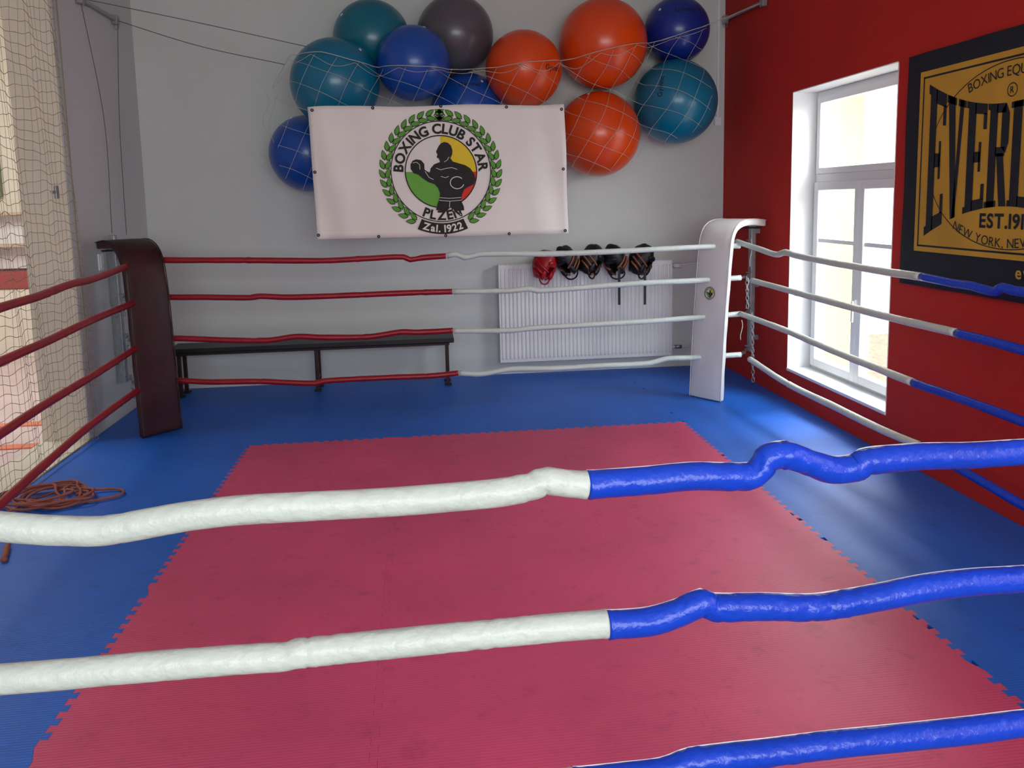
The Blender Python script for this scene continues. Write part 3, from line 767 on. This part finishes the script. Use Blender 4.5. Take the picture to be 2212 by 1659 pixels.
def pad(bar_, base, w, m, label, prof, emb=False, th=.05):
    b0 = Vector((*bar_, 0)); b1 = Vector((*base, 0)); L_ = (b1 - b0).length; d = (b1 - b0).normalized(); n_ = Vector((-d.y, d.x, 0))
    ro = empty('corner_pad', (b1.x, b1.y, 0), label, 'corner pad')
    sp = spline([b0 + d * (f * L_) + Vector((0, 0, z)) for f, z in prof], .035)
    mb = MB(); vs = []; k = len(sp)
    for i, p in enumerate(sp):
        t = (sp[min(i+1, k-1)] - sp[max(i-1, 0)]).normalized(); inn = t.cross(n_).normalized()
        if inn.dot(Vector((0, 0, -1)) - d) < 0: inn = -inn
        ww = w / 2 * (1 + .012 * math.sin(i * .9))
        pu = .007 * noise.noise(p * 6)
        vs += [p - n_ * ww, p - n_ * ww * .5 - inn * (.006 + pu), p + n_ * ww * .5 - inn * (.006 + pu), p + n_ * ww, p + n_ * ww + inn * th, p - n_ * ww + inn * th]
    fs = []
    for i in range(k - 1):
        for j in range(6): fs.append((i*6 + j, i*6 + (j+1) % 6, (i+1)*6 + (j+1) % 6, (i+1)*6 + j))
    fs += [(0,1,2,3,4,5), tuple((k-1)*6 + j for j in (5,4,3,2,1,0))]
    mb.add(vs, fs); mb.build('padding', M[m], ro, smooth=True, bevel=.012)
    for sgn in (1, -1):
        mb = MB(); mb.tube([p + n_ * sgn * (w / 2 + .001) for p in sp], .004, 6)
        mb.build('piping', M[m], ro, smooth=True, fixn=False)
    if emb:
        z0 = .84; i = min(range(k), key=lambda q: abs(sp[q].z - z0) + (0 if q > k * .4 else 9))
        p = sp[i]; t = (sp[i-1] - sp[i+1]).normalized(); nr = d.copy(); nr = (nr - t * nr.dot(t)).normalized(); ux = t.cross(nr).normalized()
        emblem(ro, p + nr * .014, ux, t, nr, .05, .0006, True)
    mb = MB(); q = b0 + d * .06; mb.bar(q + Vector((0, 0, prof[0][1] - .06)) - n_ * w * .45, q + Vector((0, 0, prof[0][1] - .06)) + n_ * w * .45, .03, .012); mb.build('strap', M['rubber'], ro)
pad((-2.20, 6.03), (-1.867, 5.70), .29, 'padred', 'dark maroon padded corner cushion bent over its post beside the side net',
    [(0,1.36),(.25,1.375),(.5,1.365),(.68,1.32),(.80,1.24),(.86,1.12),(.90,.95),(.94,.6),(.97,.3),(1,.003)])
pad((2.70, 6.22), (2.196, 5.88), .29, 'padwhite', 'white padded corner cushion with a small round emblem near the red wall',
    [(0,1.395),(.3,1.41),(.55,1.40),(.70,1.36),(.79,1.28),(.83,1.16),(.86,1.0),(.89,.84),(.93,.6),(.97,.3),(1,.003)], True)

# ------------------------------------------------------------ radiator
rx0, rx1, rz0, rz1, ryf = .69, 2.29, .13, 1.015, 6.99
ra = empty('radiator', ((rx0 + rx1) / 2, 7.05, rz0), 'large white ribbed panel radiator on back wall under the headguards', 'radiator')
mb = MB(); nrib = 44
vs = []; fs = []
xsn = [k / (nrib * 4) for k in range(nrib * 4 + 1)]; tz = [0, .03, .05, .95, .97, 1]
for t in tz:
    for i, s in enumerate(xsn):
        q = i % 4; dep = .008 if (q in (2, 3) and .04 < t < .96) else 0
        vs.append(Vector((rx0 + (rx1 - rx0) * s, ryf + .012 - dep, rz0 + (rz1 - rz0) * t)))
nn_ = len(xsn)
for j in range(len(tz) - 1):
    for i in range(nn_ - 1): fs.append((j*nn_ + i, j*nn_ + i + 1, (j+1)*nn_ + i + 1, (j+1)*nn_ + i))
mb.add(vs, fs); mb.build('front_panel', M['radiator'], ra, fixn=False)
mb = MB(); mb.box((rx0 + .01, ryf + .014, rz0 + .01), (rx1 - .01, 7.09, rz1 - .015)); mb.build('core', M['radiator'], ra)
for x in (rx0, rx1):
    mb = MB(); mb.box((x - .004, ryf + .005, rz0 + .005), (x + .004, 7.095, rz1 + .004)); mb.build('side_cover', M['radiator'], ra)
mb = MB(); mb.box((rx0, ryf + .005, rz1 - .006), (rx1, ryf + .02, rz1 + .006)); mb.box((rx0, 7.08, rz1 - .006), (rx1, 7.095, rz1 + .006))
for k in range(40):
    x = rx0 + .02 + k * .04; mb.box((x, ryf + .019, rz1 - .006), (x + .012, 7.081, rz1 + .004))
mb.build('top_grille', M['radiator'], ra)
mb = MB(); mb.tube([(rx1, 7.05, rz1 - .05), (rx1 + .06, 7.05, rz1 - .05), (rx1 + .13, 7.06, rz1 - .045), (WR - .2, 7.08, rz1 - .03)], .009, 8); mb.build('pipe', M['pvc'], ra, smooth=True)
mb = MB(); mb.tube([(rx1, 7.05, rz0 + .07), (rx1 + .2, 7.06, rz0 + .07)], .009, 8); mb.build('pipe', M['pvc'], ra, smooth=True)
mb = MB(); mb.tube([(rx1 + .03, 7.05, rz1 - .05), (rx1 + .1, 7.05, rz1 - .05)], [.02, .024], 14); mb.build('valve', M['pvc'], ra, smooth=True)
mb = MB(); mb.tube([(rx1 + .05, 7.05, rz0 + .07), (rx1 + .11, 7.05, rz0 + .07)], .018, 14); mb.build('valve', M['steel'], ra, smooth=True)

# ------------------------------------------------------------ headguards
def headguard(loc, main, accent, label, tail, grp, rot, sc):
    ro = empty('headguard', loc, label, 'headguard', grp); ro.rotation_euler = rot
    sx, sy, sz = sc
    bm = bmesh.new(); bmesh.ops.create_uvsphere(bm, u_segments=30, v_segments=22, radius=1)
    dl_ = [f for f in bm.faces if (f.calc_center_median().y < -.35 and abs(f.calc_center_median().x) < .42 and f.calc_center_median().z < .2) or f.calc_center_median().z < -.86]
    bmesh.ops.delete(bm, geom=dl_, context='FACES')
    for v in bm.verts:
        n_ = 1 + .12 * noise.noise(v.co * 2 + Vector((loc[0] * 9, 0, 0)))
        tp = 1 - .3 * max(0, -v.co.z)
        v.co = Vector((v.co.x * .084 * sx * n_ * tp, v.co.y * .092 * sy * n_ * tp, v.co.z * .13 * sz * n_))
    me = bpy.data.meshes.new('shell'); bm.to_mesh(me); bm.free(); me.materials.append(M[main])
    for p in me.polygons: p.use_smooth = True
    o = bpy.data.objects.new('shell', me); COL.objects.link(o); o.parent = ro
    md = o.modifiers.new('s', 'SOLIDIFY'); md.thickness = .016; md.offset = 1
    for sd in (1, -1):
        mb = MB(); mb.sphere((sd * .052 * sx, -.078 * sy, -.06), .026, 16, 12, (.95, .8, 1.9)); mb.build('cheek_pad', M[main], ro, smooth=True, local=True)
        for q, (za, zb) in enumerate(((.045, -.03), (.0, -.08), (-.045, -.115))):
            mb = MB()
            pts = []
            for i in range(11):
                t = i / 10; an = -PI/2 + sd * (.35 + 1.45 * t)
                z = zb + (za - zb) * t; k_ = math.sqrt(max(.15, 1 - (z / .135) ** 2))
                pts.append(Vector((math.cos(an) * .105 * sx * k_, math.sin(an) * .113 * sy * k_, z)))
            mb.tube(pts, .0085, 8); mb.build('trim_band', M[accent], ro, smooth=True, local=True)
    mb = MB(); mb.sphere((0, -.092 * sy, .05), .028, 18, 12, (2.1, .8, 1.0)); mb.build('forehead_pad', M[main], ro, smooth=True, local=True)
    mb = MB(); mb.tube([Vector((.07 * math.cos(a), -.06 - .02 * math.sin(a), -.10 - .05 * math.sin(a))) for a in [PI * i / 12 for i in range(13)]], .007, 6); mb.build('chin_strap', M[main], ro, smooth=True, local=True)
    if tail:
        mb = MB(); mb.box((-.0, -.095, -.13 - tail), (.022, -.091, -.05)); s_ = mb.build('hanging_strap', M['black'], ro, local=True, origin=(0, 0, 0))
        s_.location = (0, 0, 0); s_.rotation_euler = Euler(rot).to_matrix().inverted().to_euler()
    return ro
hg = [(1174, 573, 'redleather', 'redleather', 'red leather headguard, the only red one, hung over radiator', 0, (.35, .15, .75), (1, 1, 1)),
      (1226, 563, 'black', 'brown', 'black headguard with brown bands hung next to the red one', 0, (.5, -.35, -.8), (.95, 1, 1.0)),
      (1276, 562, 'black', 'brown', 'black headguard with brown bands, middle one of five over the radiator', 0, (.3, .4, .9), (1, .95, 1.05)),
      (1329, 562, 'black', 'brown', 'black headguard with hanging strap, nearer the red one of the two', .26, (.45, -.2, -.6), (1, 1, 1.08)),
      (1384, 562, 'black', 'brown', 'black headguard with long hanging strap nearest the white corner pad', .26, (.35, .3, .85), (1.1, 1, 1.08))]
for u, v, a, b_, lb, tl_, ti, sc in hg:
    p = onY(u, v, 6.85); headguard(p, a, b_, lb, tl_, 'headguards hung over the radiator', ti, sc)

# ------------------------------------------------------------ bench
be = empty('bench', (-.93, 6.88, 0), 'long low black bench with thin metal legs against the back wall', 'bench')
mb = MB(); mb.box((-2.12, 6.72, .385), (.26, 7.02, .425)); mb.build('seat', M['bench'], be, bevel=.008)
for y in (6.76, 6.955):
    mb = MB(); mb.box((-2.08, y, .36), (.22, y + .025, .385)); mb.build('seat_rail', M['benchleg'], be)
for x in (-2.05, -.92, .2):
    for y in (6.79, 6.95):
        mb = MB(); mb.box((x - .014, y - .014, .01), (x + .014, y + .014, .375))
        l = mb.build('leg', M['benchleg'], be)
        mb = MB(); mb.box((x - .03, y - .03, .0005), (x + .03, y + .03, .014)); mb.build('foot_plate', M['rubber'], l, bevel=.003)
    for z in (.1, .34):
        mb = MB(); mb.box((x - .01, 6.80, z), (x + .01, 6.94, z + .025)); mb.build('cross_bar', M['benchleg'], be)

# ------------------------------------------------------------ side net, rope heap, small wall bits
sn = empty('side_net', (WL + .02, 4.6, 0), 'cream knotted safety net hanging over the open left side of the room', 'net')
mb = MB()
def nx2(y, z): return WL + .04 + .025 * math.sin(y * 7 + z * .8) + .012 * math.sin(y * 19 + z * 2)
for k in range(56):
    z = .03 + k * .062
    mb.tube([Vector((nx2(y, z), y, z + .012 * math.sin(y * 21 + k * .9) + .006 * math.sin(y * 47 + k))) for y in [3.4 + .03 * i for i in range(75)]], .0017, 4)
for k in range(44):
    y = 3.42 + k * .051
    mb.tube([Vector((nx2(y + .008 * math.sin(z * 9 + k), z), y + .008 * math.sin(z * 9 + k), z)) for z in [.02 + .055 * i for i in range(64)]], .0011, 4)
mb.build('mesh', M['netcream'], sn, fixn=False)
mb = MB(); mb.tube([Vector((WL + .04, 5.6, z)) for z in (.02, 1, 2, 3.5)], .005, 6); mb.build('edge_cord', M['netcream'], sn, smooth=True, fixn=False)
mb = MB(); mb.tube([Vector((WL + .04, 3.4, .03)), Vector((WL + .04, 4.5, .025)), Vector((WL + .04, 5.6, .03))], .005, 6)
mb.build('edge_cord', M['netcream'], sn, smooth=True, fixn=False)
c = onX(122, 415, WL + .06)
mb = MB(); mb.box((c.x - .008, c.y - .02, c.z - .04), (c.x + .008, c.y + .02, c.z + .04)); mb.box((c.x - .006, c.y - .07, c.z - .008), (c.x + .006, c.y + .02, c.z + .008)); mb.build('clip', M['steel'], sn, bevel=.003)

c = onF(125, 1080)
pts = []; random.seed(11)
for i in range(70):
    a = i * .75; rr = .07 + .10 * abs(math.sin(i * .37)) + random.uniform(-.03, .03)
    cc = Vector((c.x + .07 * math.sin(i * .11) , c.y + .03 * math.cos(i * .23), .012 + .05 * abs(math.sin(i * .53)) * (1 - abs(i - 35) / 50)))
    pts.append(cc + Vector((rr * 1.25 * math.cos(a), rr * math.sin(a), 0)))
pts += [Vector((c.x + .3, c.y + .08, .012)), Vector((c.x + .33, c.y - .02, .012)), Vector((c.x + .15, c.y - .1, .012))]
hp = empty('rope_heap', (c.x, c.y, 0), 'tangled orange brown rope heaped on the blue mat beside the side net', 'rope')
mb = MB(); mb.tube(spline(pts, .02), .0075, 8); mb.build('cord', M['orangerope'], hp, smooth=True, fixn=False)
mb = MB(); mb.tube(spline([onF(40, 1095, .02), onF(-5, 1120, .01), onF(18, 1165, .01), onF(8, 1200, .01)], .02), .008, 8); mb.build('cord_end', M['orangerope'], hp, smooth=True, fixn=False)
mb = MB(); mb.tube(spline([onF(16, 1180, .012), onF(8, 1210, .012)], .01), .014, 10); mb.build('handle', M['orangerope'], hp, smooth=True)

c = onX(216, 566, WL)
sw = empty('wall_socket', (WL, c.y, c.z), 'small white socket plate on the left wall beside the maroon corner', 'socket')
mb = MB(); mb.box((WL, c.y - .04, c.z - .06), (WL + .012, c.y + .04, c.z + .06)); mb.build('plate', M['pvc'], sw, bevel=.003)
mb = MB(); mb.box((WL + .012, c.y - .025, c.z - .045), (WL + .018, c.y + .025, c.z + .045)); mb.build('rocker', M['reveal'], sw, bevel=.002)
c1 = onY(1549, 262, WB)
cd = empty('cable_duct', (c1.x, WB, c1.z), 'thin white cable duct with junction box high in the right corner', 'cable duct')
mb = MB(); mb.box((c1.x - .01, WB - .016, c1.z), (c1.x + .01, WB, 3.69)); mb.build('duct', M['pvc'], cd)
mb = MB(); mb.box((c1.x - .03, WB - .03, c1.z - .04), (c1.x + .03, WB, c1.z + .04)); mb.build('junction_box', M['pvc'], cd, bevel=.004)

# ------------------------------------------------------------ camera
cam = bpy.data.cameras.new('camera'); co = bpy.data.objects.new('camera', cam); COL.objects.link(co)
cam.sensor_width = 36; cam.lens = F / 2212 * 36; cam.shift_y = -(829.5 - CY) / 2212; cam.clip_start = .02
R3 = Matrix(((Xd.x, -Xd.y, -Xd.z), (Yd.x, -Yd.y, -Yd.z), (Zd.x, -Zd.y, -Zd.z)))
co.matrix_world = Matrix.Translation((0, 0, H)) @ R3.to_4x4()
S.camera = co

# ------------------------------------------------------------ light
def area(name, loc, tgt, sx, sy, e_, col):
    l = bpy.data.lights.new(name, 'AREA'); l.shape = 'RECTANGLE'; l.size = sx; l.size_y = sy; l.energy = e_; l.color = col
    o = bpy.data.objects.new(name, l); COL.objects.link(o); o.location = loc
    o.rotation_euler = (Vector(tgt) - Vector(loc)).to_track_quat('-Z', 'Y').to_euler()
    return o
area('rear_fill_light', (.4, -2.7, 2.1), (.0, 5, .9), 4, 1.8, 168, (.93, .99, 1))  # added ambient fill lamp behind the camera; the front wall has no window
area('side_window_light', (2.75, .2, 1.7), (0, 1.2, .9), 1.6, 2.0, 24, (.93, .98, 1))
area('outside_sky_light', (4.9, 3.1, 3.4), (1.6, 5.6, .4), 2.4, 2.4, 300, (.9, .97, 1))
area('outside_high_light', (4.9, 7.2, 4.2), (2.1, 4.1, 0), 2.0, 1.6, 520, (.93, .98, 1))
area('hall_light', (-4.6, 6.2, 3.5), (-4.4, 7.0, 0), 2, 2, 110, (1, .98, .93))
sn_ = bpy.data.lights.new('sun', 'SUN'); sn_.energy = 2.6; sn_.angle = .01; sn_.color = (1, .97, .9)
so = bpy.data.objects.new('sun', sn_); COL.objects.link(so); so.rotation_euler = Vector((-.07, .8, -.62)).to_track_quat('-Z', 'Y').to_euler(); so.location = (6, -5, 9)
w = bpy.data.worlds.new('sky'); S.world = w; w.use_nodes = True
bg = w.node_tree.nodes['Background']; bg.inputs['Color'].default_value = (.92, .97, 1, 1); bg.inputs['Strength'].default_value = 3.4
S.view_settings.view_transform = 'Standard'
S.view_settings.look = 'None'
